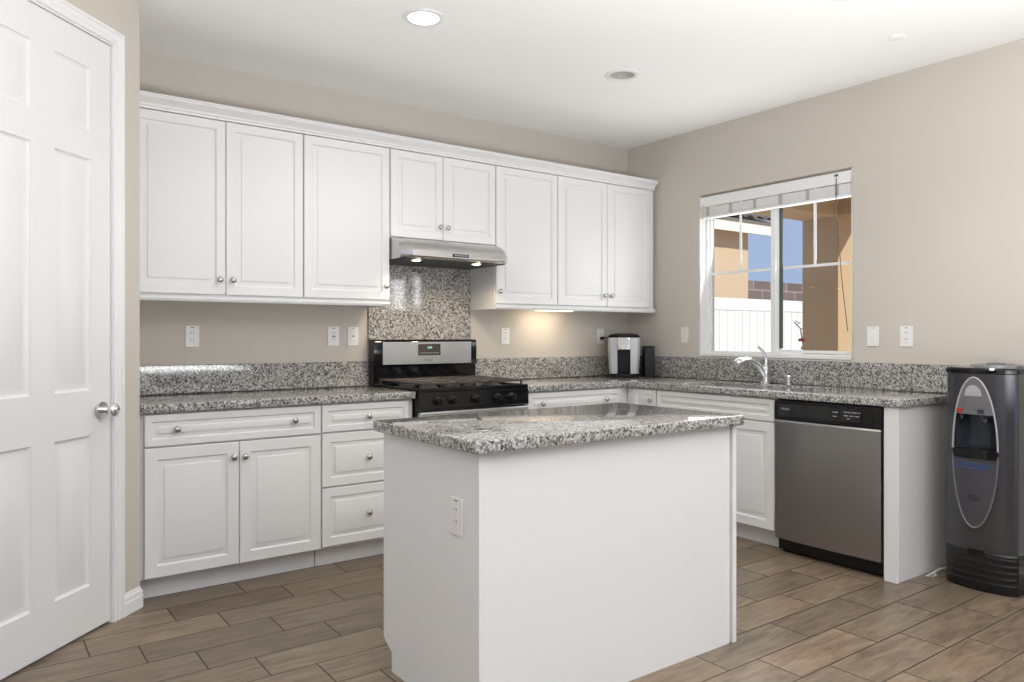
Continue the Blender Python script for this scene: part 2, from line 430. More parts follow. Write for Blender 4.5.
jm.prism([(-DW_-0.02, 0), (-DW_-0.02, DH+0.02), (0.02, DH+0.02), (0.02, 0), (0.003, 0), (0.003, DH+0.003), (-DW_-0.003, DH+0.003), (-DW_-0.003, 0)], -0.001, 0.11, 'Y')
jm.build('jamb', M_trim, door)
# casing: moulded profile mitred round the opening
cs = struct(frame45('trim_1'))
def casing():
    t = MB()
    pr = [(0.0, -0.008), (0.003, -0.011), (0.016, -0.011), (0.020, -0.006), (0.024, -0.010), (0.040, -0.014), (0.044, -0.010), (0.048, -0.016), (0.056, -0.017), (0.060, -0.012), (0.060, 0.0), (0.0, 0.0)]
    rows = []
    a, b, h = -DW_-0.006, 0.006, DH+0.010
    for X, Z, sx, sz in ((a, 0, -1, 0), (a, h, -1, 1), (b, h, 1, 1), (b, 0, 1, 0)):
        rows.append([(X+sx*w, d, Z+sz*w) for w, d in pr])
    t.loft(rows); return t
casing().build('door_casing', M_trim, cs)
# baseboard: short piece between casing and corner that wraps the corner, and along the hall wall
def base_profile(o=0.0): return [(0, 0), (-0.014, 0), (-0.014, 0.052), (-0.009, 0.060), (-0.013, 0.064), (-0.011, 0.078), (-0.006, 0.082), (-0.004, 0.092), (0, 0.094)]
bb = struct(frame45('baseboard_left'))
g = MB()
c45 = math.tan(PI/8)
rows = [[(0.066, y, z) for y, z in base_profile()]]
rows.append([(OUT-y*c45, y, z) for y, z in base_profile()])
q = 2**-.5
rows.append([(OUT-y*q-0.088*q*1, y*q+0.088*q, z) for y, z in base_profile()])
g.loft(rows); g.build('baseboard_run', M_trim, bb)
bl = MB(); bl.prism(base_profile(), -1.62+OUT-0.19, -DW_-0.066, 'X'); bl.build('baseboard_run', M_trim, bb)
struct(MB().prism([(LX*0-y, z) for y, z in base_profile()], RY, -2.51, 'Y').build('baseboard_right', M_trim)).location = (0, 0, 0)
bpy.data.objects['baseboard_right'].scale = (-1, 1, 1)

# ================================================================== KITCHEN WINDOW
win = struct(bpy.data.objects.new('window_1', None)); C.objects.link(win)
win.location = (0.066, (WY0+WY1)/2, WZ0); win.rotation_euler = (0, 0, -PI/2)     # local x to the right, local -y into the room
ww, wh = (WY0-WY1)/2, WZ1-WZ0
fr = MB().cells([-ww, -ww+0.024, ww-0.018, ww], [0, 0.026, wh-0.02, wh], lambda u, v: not (-ww+.024 < u < ww-.018 and .026 < v < wh-.02), lambda u, v, d: (u, d, v), 0.0, 0.060, bev=0.003, seg=1)
fr.build('window_frame', M_vinyl, win)
MR0, MR1 = -0.030, 0.008            # meeting stile
st = MB().box(MR0, MR1, 0.004, 0.055, 0.024, wh-0.018, 0.003); st.build('meeting_stile', M_vinyl, win)
def sash(u0, u1, yoff, w, name, zb0=0.022):
    s_ = MB().cells([u0, u0+w, u1-w, u1], [zb0, zb0+w, wh-.018-w, wh-.018], lambda u, v: not (u0+w < u < u1-w and zb0+w < v < wh-.018-w), lambda u, v, d: (u, d, v), yoff, yoff+0.030, bev=0.002, seg=1)
    so = s_.build(name, M_vinyl, win)
    box(u0+w, u1-w, yoff+0.013, yoff+0.017, zb0+w, wh-.018-w).build('glass_pane', M_pane, so)
    um = (u0+u1)/2; zb = 1.660-WZ0
    gr = MB().box(u0+w*.6, u1-w*.6, yoff+0.008, yoff+0.0125, zb-0.009, zb+0.009)
    gr.box(um-0.009, um+0.009, yoff+0.0085, yoff+0.0122, zb, wh-.018-w*.6)
    gr.build('muntin_grid', M_vinyl, so)
    return so
sash(-ww+0.022, MR0+0.002, 0.022, 0.012, 'fixed_sash')
rs_ = sash(MR1-0.002, ww-0.016, 0.012, 0.020, 'sliding_sash', 0.030)
box(MR1+0.020, MR1+0.045, 0.016, 0.022, 0.060, wh-0.04).build('gasket', M_gasket, rs_)
sill = MB().prism([(-0.069, 0), (0.0, 0), (0.0, 0.016), (-0.069, 0.012)], -ww+.002, ww-.002, 'X'); sill.build('window_sill', M_vinyl, win)
# white lining of the left, right and top reveals
lin = MB().box(-ww, -ww+0.004, -0.060, 0.0, 0.014, wh-.001).box(ww-0.004, ww, -0.060, 0.0, 0.014, wh-.001)
lin.build('reveal_lining', M_vinyl, win)

# venetian blind, pulled all the way up
bt = thing('venetian_blind', 'white venetian blind drawn up at the top of the kitchen window', 'blind', (0.030, (WY0+WY1)/2, WZ1), -PI/2)
bw = ww-0.006
MB().box(-bw, bw, -0.022, 0.028, -0.060, -0.012, 0.003).build('headrail', M_vinyl, bt)
MB().prism([(-0.034, -0.086), (-0.024, -0.086), (-0.024, -0.020), (-0.034, -0.020)], -bw, bw, 'X', 0.002, 1).build('valance', M_vinyl, bt)
for k in range(9):
    z = -0.090-k*0.0068
    MB().prism([(-0.024, z-0.001), (0.0, z+0.002), (0.024, z-0.001), (0.024, z-0.0066), (0.0, z-0.0036), (-0.024, z-0.0066)], -bw+.004, bw-.004, 'X').build('slat', M_slat, bt)
MB().box(-bw+.004, bw-.004, -0.026, 0.026, -0.168, -0.153, 0.003).build('bottom_rail', M_vinyl, bt)
for k in range(6):
    u = -bw+0.07+k*(2*bw-0.16)/5
    MB().prism([(-0.0275, -0.153), (-0.0275, -0.088), (-0.0255, -0.088), (-0.0255, -0.153)], u-0.011, u+0.011, 'X').build('ladder_tape', M_tape, bt)
MB().tube([(-bw+0.035, -0.036, -0.075), (-bw+0.030, -0.038, -0.35), (-bw+0.012, -0.038, -0.60), (-bw+0.004, -0.038, -0.88)], 0.0022, 6).build('pull_cord', M_tape, bt)
MB().tube([(bw-0.088, -0.036, -0.052), (bw-0.086, -0.040, -0.20), (bw-0.050, -0.042, -0.66), (bw-0.012, -0.040, -0.985)], 0.0028, 6).build('tilt_wand', M_cordd, bt)
box(bw-0.100, bw-0.076, -0.040, -0.030, -0.040, -0.028, bev=.001).build('tilter', M_cordd, bt)

# high side window (beyond the frame; seen mirrored in the granite behind the range)
w2 = struct(bpy.data.objects.new('window_2', None)); C.objects.link(w2); w2.location = (0, 0, 0)
MB().cells([SY1, SY1+.03, -3.86, -3.65, SY0-.01, SY0], [SZ0, SZ0+.03, SZ1-.02, SZ1], lambda u, v: not ((SY1+.03 < u < -3.86 or -3.65 < u < SY0-.01) and SZ0+.03 < v < SZ1-.02), lambda u, v, d: (d, u, v), 0.02, 0.06).build('window_frame', M_vinyl, w2)

# ================================================================== OUTSIDE THE WINDOW
tag(box(0.17, 70, -50, 60, -0.2, -0.1).build('patio_ground', M_conc), kind='structure')
pc = thing('patio_cover', 'tan stucco patio cover with a square column outside the window', 'patio cover', (2.8, -0.08, -0.1))
def rel(o, x0, x1, y0, y1, z0, z1): 
    l = o.location; return box(x0-l.x, x1-l.x, y0-l.y, y1-l.y, z0-l.z, z1-l.z, bev=.01)
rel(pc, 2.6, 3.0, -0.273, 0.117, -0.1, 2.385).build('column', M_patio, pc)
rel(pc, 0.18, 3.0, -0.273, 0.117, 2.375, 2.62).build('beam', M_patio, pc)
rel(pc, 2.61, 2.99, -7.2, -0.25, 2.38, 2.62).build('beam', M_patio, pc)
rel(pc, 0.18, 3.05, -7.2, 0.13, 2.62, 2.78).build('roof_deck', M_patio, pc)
# second house, seen over the fence
nh = thing('house', 'tan stucco house with cream fascia and tiled eave beyond the white fence', 'house', (7.0, 7.0, -0.1))
NY = 4.72; NX = 7.945
l = nh.location
box(1-l.x, NX-l.x, NY-l.y, NY+4-l.y, 0, 3.40-l.z).build('wall', M_stucco, nh)
box(1-l.x, 8.46-l.x, NY-0.34-l.y, NY-0.30-l.y, 3.12-l.z, 3.36-l.z).build('fascia', M_fascia, nh)
box(1-l.x, 8.46-l.x, NY-0.30-l.y, NY-l.y+.02, 3.20-l.z, 3.25-l.z).build('soffit', M_stucco, nh)
rt = MB()
for k in range(25):
    x = 1.1+k*0.29
    pts = [(math.cos(PI*i/8)*0.145, math.sin(PI*i/8)*0.075) for i in range(9)]
    o_ = [(x+a-l.x, b+3.40-l.z) for a, b in pts]+[(x+a*0.86-l.x, b*0.8+3.385-l.z) for a, b in pts[::-1]]
    rows = [[(u, NY-0.40-l.y, v) for u, v in o_], [(u, NY+2.0-l.y, v+0.80) for u, v in o_]]
    rt.loft(rows)
rt.prism([(NY-0.35-l.y, 3.36-l.z), (NY+2-l.y, 4.17-l.z), (NY+2-l.y, 4.10-l.z), (NY-0.35-l.y, 3.30-l.z)], 1-l.x, 8.46-l.x, 'X')
rt.build('tile_roof', M_tile, nh)
# white vinyl fence
FY, FX0, FX1 = 3.2, 0.4, 11.0
fe = thing('vinyl_fence', 'white vinyl privacy fence with a wide top rail outside the window', 'fence', (5.5, FY, -0.1))
FT = 1.80
box(FX0-5.5, FX1-5.5, -0.03, 0.03, FT+.1-0.19, FT+.1, bev=.008).build('top_rail', M_vinyl, fe)
pn = MB()
x = FX0
while x < FX1-0.01:
    pn.box(x-5.5+.004, x+0.19-5.5-.004, -0.016, 0.016, 0.05, FT+.1-0.18, .006, 1); x += 0.19
pn.box(FX0-5.5, FX1-5.5, -0.010, 0.010, 0.05, FT-.09)
pn.build('board_panel', M_vinyl, fe)
tag(box(6.0, 22, 9.0, 9.3, -0.1, 2.78).build('block_wall', M_brick), 'brown block wall beyond the white fence under the sky', 'wall')
# unseen slab added to keep the sun out of the rear opening
struct(box(-9, 1, -11.7, -7.6, 2.75, 2.90).build('rear_sun_blocker', M_patio))
# rose stem in front of the fence
rb = thing('rose_shrub', 'thin rose stem with one red bloom in front of the white fence', 'shrub', (2.15, -0.175, -0.02))
MB().tube([(0, 0, 0), (0.05, -.02, 0.7), (0.01, 0, 1.15), (-0.03, 0.0, 1.30), (-0.10, 0.02, 1.36)], 0.006, 6).build('stem', M_leaf, rb)
lf = MB()
for dx, dz, a in ((-.03, 1.29, .3), (-.07, 1.34, .5), (-.11, 1.37, -.2), (-.02, 1.10, .8)):
    lf.loft([[(dx+a2*math.cos(a), s_*.010, dz+a2*math.sin(a)+t_) for s_, t_ in ((-w, 0), (0, .004), (w, 0), (0, -.004))] for a2, w in ((0, .2), (.015, 1), (.03, 1), (.045, .1))])
lf.build('leaves', M_leaf, rb)
bl_ = MB()
for k in range(7):
    a = k*0.9; r = 0.014+0.004*(k % 3)
    bl_.lathe([(0, 0), (0.012, 0.004), (0.018, 0.014), (0.014, 0.024), (0, 0.020)], (math.cos(a)*r, math.sin(a)*r, 1.175+0.006*(k % 2)), 'Z', 8)
bl_.build('bloom', M_bloom, rb)

# ================================================================== CABINETS
KNOB = MB().lathe([(0.0075, 0.0), (0.0060, -0.010), (0.0085, -0.014), (0.0150, -0.017), (0.0160, -0.021), (0.0135, -0.026), (0.006, -0.029), (0, -0.0295)], (0, 0, 0), 'Y', 20)
KNOB_O = KNOB.build('knob', M_nickel); KNOB_ME = KNOB_O.data; bpy.data.objects.remove(KNOB_O)
def knob(parent, x, z, y=-0.020):
    o = bpy.data.objects.new('knob', KNOB_ME); C.objects.link(o); o.parent = parent; o.location = (x, y, z)
    return o
def prof_door(f=0.048): return [(0, 0), (0.003, 0.005), (0.007, 0.0085), (0.013, 0.0085), (0.028, 0.0055), (0.0305, 0.005), (0.032, 0.0005), (0.034, 0.0)]
def front(parent, name, x0, x1, z0, z1, rail, knobs=(), g=0.0018, scale=1.0):
    x0 += g; x1 -= g
    r = [(x0+rail, x1-rail, z0+rail, z1-rail)]
    p = [(i*scale, d) for i, d in prof_door()]
    o = MB().panelled(x0, x1, z0, z1, 0.0, -0.019, r, p).build(name, M_cab, parent, angle=0.35)
    for kx, kz in knobs: knob(o, kx, kz, -0.019)
    return o
def carcass(parent, x0, x1, z0, z1, depth, toe=0.0, bottom_open=False):
    b = MB()
    b.box(x0, x1, 0.001, depth, z0, z1, 0.001, 1)
    o = b.build('body', M_cab, parent)
    if toe:
        box(x0+.002, x1-.002, 0.075, 0.093, 0, z0-.001).build('toe_kick', M_cab, parent)
        box(x0+.002, x1-.002, depth-.03, depth, 0, z0-.001).build('back_leg', M_cabin, parent)
    return o
UF = -0.305                         # face of the upper boxes; doors stand 19 mm proud
BF = -0.612                         # face of the base boxes
# ---- upper cabinets (local origin at left end of each unit)
ZU0, ZU1 = 1.412, 2.345
def upper(label, x0, x1, z0, doors, rail=0.045):
    t = thing('wall_cabinet', label, 'cabinet', (x0, UF, 0), 0, None)
    carcass(t, 0.0006, x1-x0-0.0006, z0, ZU1, -UF-0.001)
    for a, b, kx in doors:
        front(t, 'door', a-x0, b-x0, z0+0.010, 2.318, rail, [(kx-x0, z0+0.088)])
    return t
upper('white double-door wall cabinet at the far left, beside the pantry wall', CX+.004, -2.801, ZU0, [(-3.664, -3.2145, -3.247), (-3.2145, -2.803, -3.182)])
upper('white single-door wall cabinet immediately left of the range hood', -2.801, -2.2745, ZU0, [(-2.799, -2.278, -2.309)])
upper('short white double-door wall cabinet over the steel range hood', -2.2745, -1.513, 1.790, [(-2.272, -1.911, -1.938), (-1.911, -1.515, -1.884)])
upper('white single-door wall cabinet immediately right of the range hood', -1.513, -0.992, ZU0, [(-1.511, -0.993, -1.487)])
upper('white double-door wall cabinet in the corner above the coffee maker', -0.992, -0.024, ZU0, [(-0.991, -0.526, -0.560), (-0.526, -0.080, -0.492)])
# crown moulding (continuous) and light rails
pr = [(UF+.001, 2.322), (UF-0.022, 2.322), (UF-0.024, 2.332), (UF-0.030, 2.336), (UF-0.030, 2.346), (UF-0.042, 2.358), (UF-0.056, 2.366), (UF-0.062, 2.370), (UF-0.062, 2.378), (UF-0.068, 2.380), (UF-0.068, 2.388), (UF+.001, 2.388)]
cr = MB().prism(pr, CX+.004, -0.038, 'X')
tag(cr.build('crown_moulding', M_cab, angle=0.3), 'white stepped crown moulding along the top of the wall cabinets', 'moulding')
for x0, x1, lab in ((CX+.004, -2.276, 'white light rail under the wall cabinets left of the range hood'), (-1.513, -0.024, 'white light rail under the wall cabinets right of the range hood')):
    lr = MB().prism([(UF+.002, 1.4115), (UF-0.020, 1.4115), (UF-0.020, 1.398), (UF-0.014, 1.386), (UF+.002, 1.386)], x0, x1, 'X')
    if x0 > -2: lr.box(x0, x0+0.018, UF+.002, -0.002, 1.386, 1.4115)
    else: lr.box(x1-0.018, x1, UF+.002, -0.002, 1.386, 1.4115)
    tag(lr.build('light_rail', M_cab), lab, 'moulding')

# ---- base cabinets on the back wall
ZB0 = 0.105
def base(label, x0, x1, rz=0, loc=None, name='base_cabinet'):
    t = thing(name, label, 'cabinet', loc or (x0, BF, 0), rz)
    return t
t = base('white base cabinet with one wide drawer over two doors, beside the pantry wall', CX+.004, -2.822)
L0 = -(CX+.004)
w = -2.822+L0
carcass(t, 0.001, w-0.0006, ZB0, ZC-.001, 0.610, toe=1)
front(t, 'drawer', -3.656+L0, -2.824+L0, 0.708, 0.853, 0.032, [(-3.520+L0, 0.782), (-2.966+L0, 0.786)], scale=.8)
front(t, 'door', -3.656+L0, -3.236+L0, 0.112, 0.700, 0.052, [(-3.266+L0, 0.629)])
front(t, 'door', -3.236+L0, -2.824+L0, 0.112, 0.700, 0.052, [(-3.212+L0, 0.628)])
t = base('white three-drawer base cabinet between the two-door unit and the range', -2.822, -2.284)
w = 2.822-2.284
carcass(t, 0.0006, w-0.001, ZB0, ZC-.001, 0.610, toe=1)
for z0, z1, r in ((0.711, 0.853, 0.032), (0.428, 0.703, 0.045), (0.118, 0.420, 0.045)):
    front(t, 'drawer', 0.003, w-0.030, z0, z1, r, [(0.261, (z0+z1)/2)], scale=.8)
t = base('white base cabinet with a wide two-knob drawer immediately right of the range', -1.508, -0.652)
w = 1.508-0.652
carcass(t, 0.001, w+0.0390, ZB0, ZC-.001, 0.610, toe=1)
front(t, 'drawer', 0.020, w-0.030, 0.711, 0.853, 0.032, [(0.130, 0.784), (0.676, 0.787)], scale=.8)
front(t, 'door', 0.020, 0.428, 0.112, 0.703, 0.052, [(0.398, 0.638)])
front(t, 'door', 0.428, w-0.030, 0.112, 0.703, 0.052, [(0.455, 0.638)])
# ---- base cabinets on the right wall: local x = distance from the start toward the viewer
RF = -0.612
def rbase(label, y0, name='base_cabinet'): return thing(name, label, 'cabinet', (RF, y0, 0), -PI/2)
t = rbase('narrow white corner base cabinet with a one-knob drawer right of the inside corner', -0.652)
w = 0.246
carcass(t, -0.0390, w-0.0006, ZB0, ZC-.001, 0.610, toe=1)
front(t, 'drawer', 0.030, w-0.002, 0.711, 0.853, 0.032, [(0.207, 0.783)], scale=.8)
front(t, 'door', 0.030, w-0.002, 0.112, 0.703, 0.050, [(0.062, 0.640)])
t = rbase('white sink base cabinet under the faucet, beside the dishwasher', -0.898)
w = 0.899
# hollow under the basin
b = MB().box(0.0006, 0.018, 0.001, 0.610, ZB0, ZC-.001).box(w-0.018, w-0.0006, 0.001, 0.610, ZB0, ZC-.001).box(0.018, w-0.018, 0.001, 0.610, ZB0, ZB0+.018).box(0.018, w-.018, 0.596, 0.610, ZB0+.018, ZC-.001).box(0.018, w-.018, 0.001, 0.019, ZB0+.018, ZC-.001)
b.build('body', M_cab, t)
box(0.002, w-.002, 0.075, 0.093, 0, ZB0-.001).build('toe_kick', M_cab, t)
front(t, 'false_front', 0.004, w-0.004, 0.727, 0.853, 0.030, scale=.8)
front(t, 'door', 0.004, w/2, 0.112, 0.719, 0.052, [(w/2-0.028, 0.655)])
front(t, 'door', w/2, w-0.004, 0.112, 0.719, 0.052, [(w/2+0.028, 0.655)])
# white end panel that closes the run
t = thing('end_panel', 'white end panel closing the counter run between dishwasher and water cooler', 'panel', (-0.622, -2.452, 0))
MB().box(0.0, 0.615, -0.030, 0.034, 0, ZC-.001, .0015, 1).build('panel_board', M_cab, t)
MB().box(-0.012, 0.0, -0.036, 0.037, 0, ZC-.001, .002, 1).build('face_strip', M_cab, t)

# ================================================================== GRANITE
tag(MB().box(CX+.003, -2.2815, -0.648, -0.0005, ZC, ZT, 0.006, 3).build('countertop', M_gran), 'grey speckled granite countertop left of the range', 'countertop')
SX0, SX1, SK0, SK1 = -0.535, -0.135, -1.735, -1.015
tag(MB().cells([-1.5115, -0.648, SX0, SX1, -0.0005], [-2.505, SK0, SK1, -0.648, -0.0005], lambda u, v: (u > -0.648 or v > -0.648) and not (SX0 < u < SX1 and SK0 < v < SK1),
    lambda u, v, d: (u, v, d), ZC, ZT, bev=0.006, seg=3).build('countertop', M_gran), 'L-shaped grey granite countertop running from the range round to the sink', 'countertop')
def splash(x0, x1, y0, y1, z0, z1, lab, name='backsplash'):
    return tag(MB().box(x0, x1, y0, y1, z0, z1, 0.003, 2).build(name, M_gran), lab, 'backsplash')
ZS = 1.053
splash(CX+.003, -2.2695, -0.020, -0.0006, ZT+.0005, ZS, 'low granite backsplash left of the range, under the left outlets')
splash(-1.5075, -0.0205, -0.020, -0.0006, ZT+.0005, ZS, 'low granite backsplash between the range and the coffee maker')
splash(-0.020, -0.0006, -2.503, -0.0006, ZT+.0005, ZS, 'low granite backsplash along the window wall behind the faucet')
splash(-2.2685, -1.5085, -0.021, -0.0006, ZT+.0005, 1.70, 'tall speckled granite splash panel between the range and the hood', 'splash_panel')

# sink, faucet, soap dispenser
t = thing('sink', 'undermounted stainless steel sink basin cut into the granite', 'sink', ((SX0+SX1)/2, (SK0+SK1)/2, ZC))
sx, sy = (SX1-SX0)/2+0.004, (SK1-SK0)/2+0.004
def rr(a, b, r, z, n=5):
    P = []
    for cx, cy, s0 in ((a-r, b-r, 0), (-a+r, b-r, PI/2), (-a+r, -b+r, PI), (a-r, -b+r, 1.5*PI)):
        for k in range(n+1):
            an = s0+k*PI/2/n; P.append((cx+r*math.cos(an), cy+r*math.sin(an), z))
    return P
sx -= .0055; sy -= .0055
MB().loft([rr(sx-.0015, sy-.0015, .004, .018), rr(sx, sy, .004, .018), rr(sx, sy, .004, -.03), rr(sx-.002, sy-.002, .01, -.03), rr(sx-.0025, sy-.0025, .01, .016), rr(sx-.004, sy-.004, .02, -.03), rr(sx-.006, sy-.006, .035, -.16), rr(sx-.03, sy-.03, .05, -.185), rr(0.05, 0.05, .04, -.19)]).build('basin', M_steel, t)
MB().lathe([(0.042, -0.186), (0.042, -0.184), (0.030, -0.184), (0.028, -0.188), (0, -0.188)], (0, 0, 0)).build('drain', M_chrome, t)
t = thing('faucet', 'chrome single-lever pull-out faucet behind the sink under the window', 'faucet', (-0.082, -1.345, ZT), -PI/2-0.2)
MB().lathe([(0.036, 0), (0.036, 0.006), (0.029, 0.012), (0.028, 0.06), (0.030, 0.085), (0.026, 0.108), (0.012, 0.118), (0, 0.120)]).build('body', M_chrome, t)
MB().tube([(0, 0.002, 0.030), (0, -0.030, 0.085), (0, -0.075, 0.130), (0, -0.12, 0.153), (0, -0.16, 0.156), (0, -0.185, 0.150)], [.020, .021, .020, .019, .019, .020], 16).build('spout', M_chrome, t)
MB().tube([(0, -0.180, 0.151), (0, -0.200, 0.147), (0, -0.225, 0.138), (0, -0.240, 0.128)], [.021, .026, .028, .024], 18).build('spray_head', M_chrome, t)
MB().tube([(0.0, 0.004, 0.112), (0.0, 0.006, 0.150), (0.0, -0.004, 0.185), (0.0, -0.030, 0.218), (0, -0.062, 0.240)], [.015, .013, .0105, .008, .006], 12).build('lever', M_chrome, t)
t = thing('soap_dispenser', 'short chrome soap dispenser on the counter right of the faucet', 'dispenser', (-0.075, -1.512, ZT))
MB().lathe([(0.024, 0), (0.024, 0.005), (0.016, 0.010), (0.015, 0.034), (0.019, 0.040), (0.019, 0.056), (0.017, 0.060), (0, 0.061)]).build('cap', M_chrome, t)

# ================================================================== ISLAND
IX0, IX1, IY0, IY1 = -3.064, -1.866, -2.450, -1.825
t = thing('kitchen_island', 'plain white kitchen island cabinet in the middle of the floor', 'island', ((IX0+IX1)/2, (IY0+IY1)/2, 0))
l = t.location
side = [(IY0-l.y, 0), (IY0-l.y, ZC-.001), (IY1-l.y, ZC-.001), (IY1-l.y, 0.112), (IY1-l.y-.012, 0.098), (IY1-l.y-0.064, 0.070), (IY1-l.y-0.064, 0)]
MB().prism(side, IX0-l.x, IX0-l.x+0.019, 'X').build('side_panel', M_island, t)
side2 = [(max(a, IY0-l.y+0.0155), b) for a, b in side]
MB().prism(side2, IX1-l.x-0.040, IX1-l.x-0.021, 'X').build('side_panel', M_island, t)
box(IX0-l.x+.0195, IX1-l.x-.007, IY0-l.y+0.002, IY0-l.y+0.015, 0, ZC-.001).build('back_panel', M_island, t)
box(IX0-l.x+.0195, IX1-l.x-.041, IY0-l.y+0.016, IY1-l.y-0.020, 0.105, ZC-.002).build('body', M_cabin, t)
box(IX0-l.x+.0195, IX1-l.x-.041, IY1-l.y-0.09, IY1-l.y-0.074, 0, 0.104).build('toe_kick', M_island, t)
MB().box(IX0-l.x, IX0-l.x+0.030, IY0-l.y-0.008, IY0-l.y+.001, 0, ZC-.001, .001, 1).build('corner_strip', M_island, t)
MB().box(IX1-l.x+0.003, IX1-l.x+0.026, IY0-l.y-0.006, IY0-l.y+0.022, 0, ZC-.001, .0015, 1).build('corner_strip', M_island, t)
wI = (IX1-IX0-.06)
fr_ = bpy.data.objects.new('door_group', None)
for k in range(3):
    a = -(IX0-l.x)-0.022-wI/3*(k+1)
    for nm, z0, z1, r in (('drawer', 0.711, 0.850, .032), ('door', 0.112, 0.703, .05)):
        o = MB().panelled(0.002, wI/3-.002, z0, z1, 0.0, -0.019, [(r, wI/3-r, z0+r, z1-r)], [(i*.8, d) for i, d in prof_door()]).build(nm, M_cab, t, angle=.35)
        o.location = (a+wI/3, IY1-l.y-.0195, 0); o.rotation_euler = (0, 0, PI)
        knob(o, wI/6, (z0+z1)/2 if nm == 'drawer' else 0.64, -0.019)
tag(MB().box(-3.096, -1.836, -2.492, -1.797, ZC, ZT, 0.006, 3).build('island_countertop', M_gran), 'thick grey granite slab on top of the white island', 'countertop')

# ================================================================== RANGE
t = thing('gas_range', 'freestanding gas range with black glossy body and stainless backguard', 'range', (-1.8965, -0.33, 0))
X = 0.378; yb, yf = 0.305, -0.315       # local: back / front of the body
l = t.location
box(-X, X, yf, yb, 0.02, 0.895, bev=.003).build('body', M_blk, t)
for sx in (-1, 1):
    for sy in (yf+.05, yb-.05): MB().lathe([(0.02, 0), (0.02, 0.021)], (sx*(X-.05), sy, 0), 'Z', 12).build('foot', M_blkp, t)
# cooktop with a raised rim
ct = MB().cells([-X, -X+.022, X-.022, X], [-0.345, -0.318, 0.215, 0.235], lambda u, v: True, lambda u, v, d: (u, v, d), 0.896, 0.906)
ct.build('cooktop', M_blk, t)
rim = MB().cells([-X, -X+.016, X-.016, X], [-0.346, -0.330, 0.215, 0.235], lambda u, v: not (-X+.016 < u < X-.016 and -.330 < v < .215), lambda u, v, d: (u, v, d), 0.896, 0.916, bev=.004, seg=2)
rim.build('cooktop_rim', M_blk, t)
BU = [(-0.22, -0.17, .045), (0.22, -0.17, .050), (-0.22, 0.10, .036), (0.22, 0.10, .040), (0, -0.03, .040)]
for bx, by, r in BU:
    MB().lathe([(r*1.25, 0.9065), (r*1.2, 0.914), (r*.9, 0.917)], (bx, by, 0)).build('burner_base', M_iron, t)
    MB().lathe([(r*.95, 0.917), (r*.95, 0.923), (r*.8, 0.927), (0, 0.928)], (bx, by, 0)).build('burner_cap', M_iron, t)
for gx0, gx1 in ((-X+.026, -0.118), (-0.114, 0.114), (0.118, X-.026)):
    g = MB(); gw = (gx0+gx1)/2; z0, z1 = 0.934, 0.946
    y0, y1 = -0.325, 0.205; r = 0.006
    for x in (gx0, gx1): g.box(x if x == gx0 else x-.012, x+.012 if x == gx0 else x, y0, y1, z0, z1, .003, 1)
    for y in (y0, (y0+y1)/2-.006, y1-.012): g.box(gx0, gx1, y, y+.012, z0, z1, .003, 1)
    g.box(gw-.006, gw+.006, y0, y1, z0, z1, .003, 1)
    for y in (y0+.13, y1-.13): g.box(gx0, gx1, y-.006, y+.006, z0, z1, .003, 1)
    for x in (gx0+.006, gx1-.006):
        for y in (y0+.006, y1-.006): g.box(x-.006, x+.006, y-.006, y+.006, 0.9062, z0, .001, 1)
    g.build('burner_grate', M_iron, t)
# slanted control panel with five knobs
cp = MB().prism([(yf, 0.792), (-0.346, 0.792), (-0.354, 0.800), (-0.348, 0.890), (-0.340, 0.897), (yf, 0.895)], -X, X, 'X', .002, 1)
cpo = cp.build('control_panel', M_blk, t)
for px in (-2.160, -2.064, -1.908, -1.755, -1.653):
    kx = px-l.x
    k_ = MB().lathe([(0.026, -0.351), (0.026, -0.357), (0.021, -0.360), (0.019, -0.380), (0.016, -0.384), (0, -0.384)], (kx, 0, 0.845), 'Y', 24)
    k_.box(kx-.005, kx+.005, -0.393, -0.380, 0.826, 0.864, .002, 1)
    k_.build('burner_knob', M_blkp, t)
# oven door, window, handle, drawer
dr = box(-X+.004, X-.004, -0.352, yf-.001, 0.215, 0.784, bev=.005).build('oven_door', M_steel, t)
box(-0.24, 0.24, -0.3545, -0.351, 0.36, 0.62, bev=.001).build('oven_window', M_glassblk, dr)
hd = MB().tube([(-0.31, -0.353, 0.745), (-0.31, -0.385, 0.750), (-0.30, -0.398, 0.752), (0.30, -0.398, 0.752), (0.31, -0.385, 0.750), (0.31, -0.353, 0.745)], 0.011, 12)
hd.build('handle', M_steel, dr)
box(-X+.004, X-.004, -0.350, yf-.001, 0.035, 0.208, bev=.005).build('warming_drawer', M_steel, t)
# backguard
bg = MB().prism([(0.236, 0.898), (0.241, 1.020), (0.226, 1.024), (0.226, 1.170), (0.236, 1.186), (0.300, 1.186), (0.300, 0.898)], -X, X, 'X', .003, 2)
bgo = bg.build('backguard', M_blk, t)
MB().prism([(0.2225, 1.030), (0.2255, 1.030), (0.2255, 1.172), (0.2225, 1.172)], -0.318, 0.332, 'X', .001, 1).build('backguard_plate', M_steel, t)
dp = box(-0.070, 0.093, 0.2195, 0.222, 1.085, 1.158, bev=.001).build('clock_panel', mat('clock_panel', (0.05, 0.043, 0.036), 0.2), t)
lettering('clock_digits', '4:04', 0.020, M_led, dp, (-0.005, 0.2190, 1.128), fit=.034)
for k in range(9):
    box(-0.058+k*0.016, -0.050+k*0.016, 0.2188, 0.2196, 1.098, 1.103).build('button', M_legend, dp)
lettering('maker_lettering', 'Whirlpool', 0.017, mat('grey_print', (0.12, 0.12, 0.12), .5), t, (-0.028, 0.2222, 1.050), fit=.062)

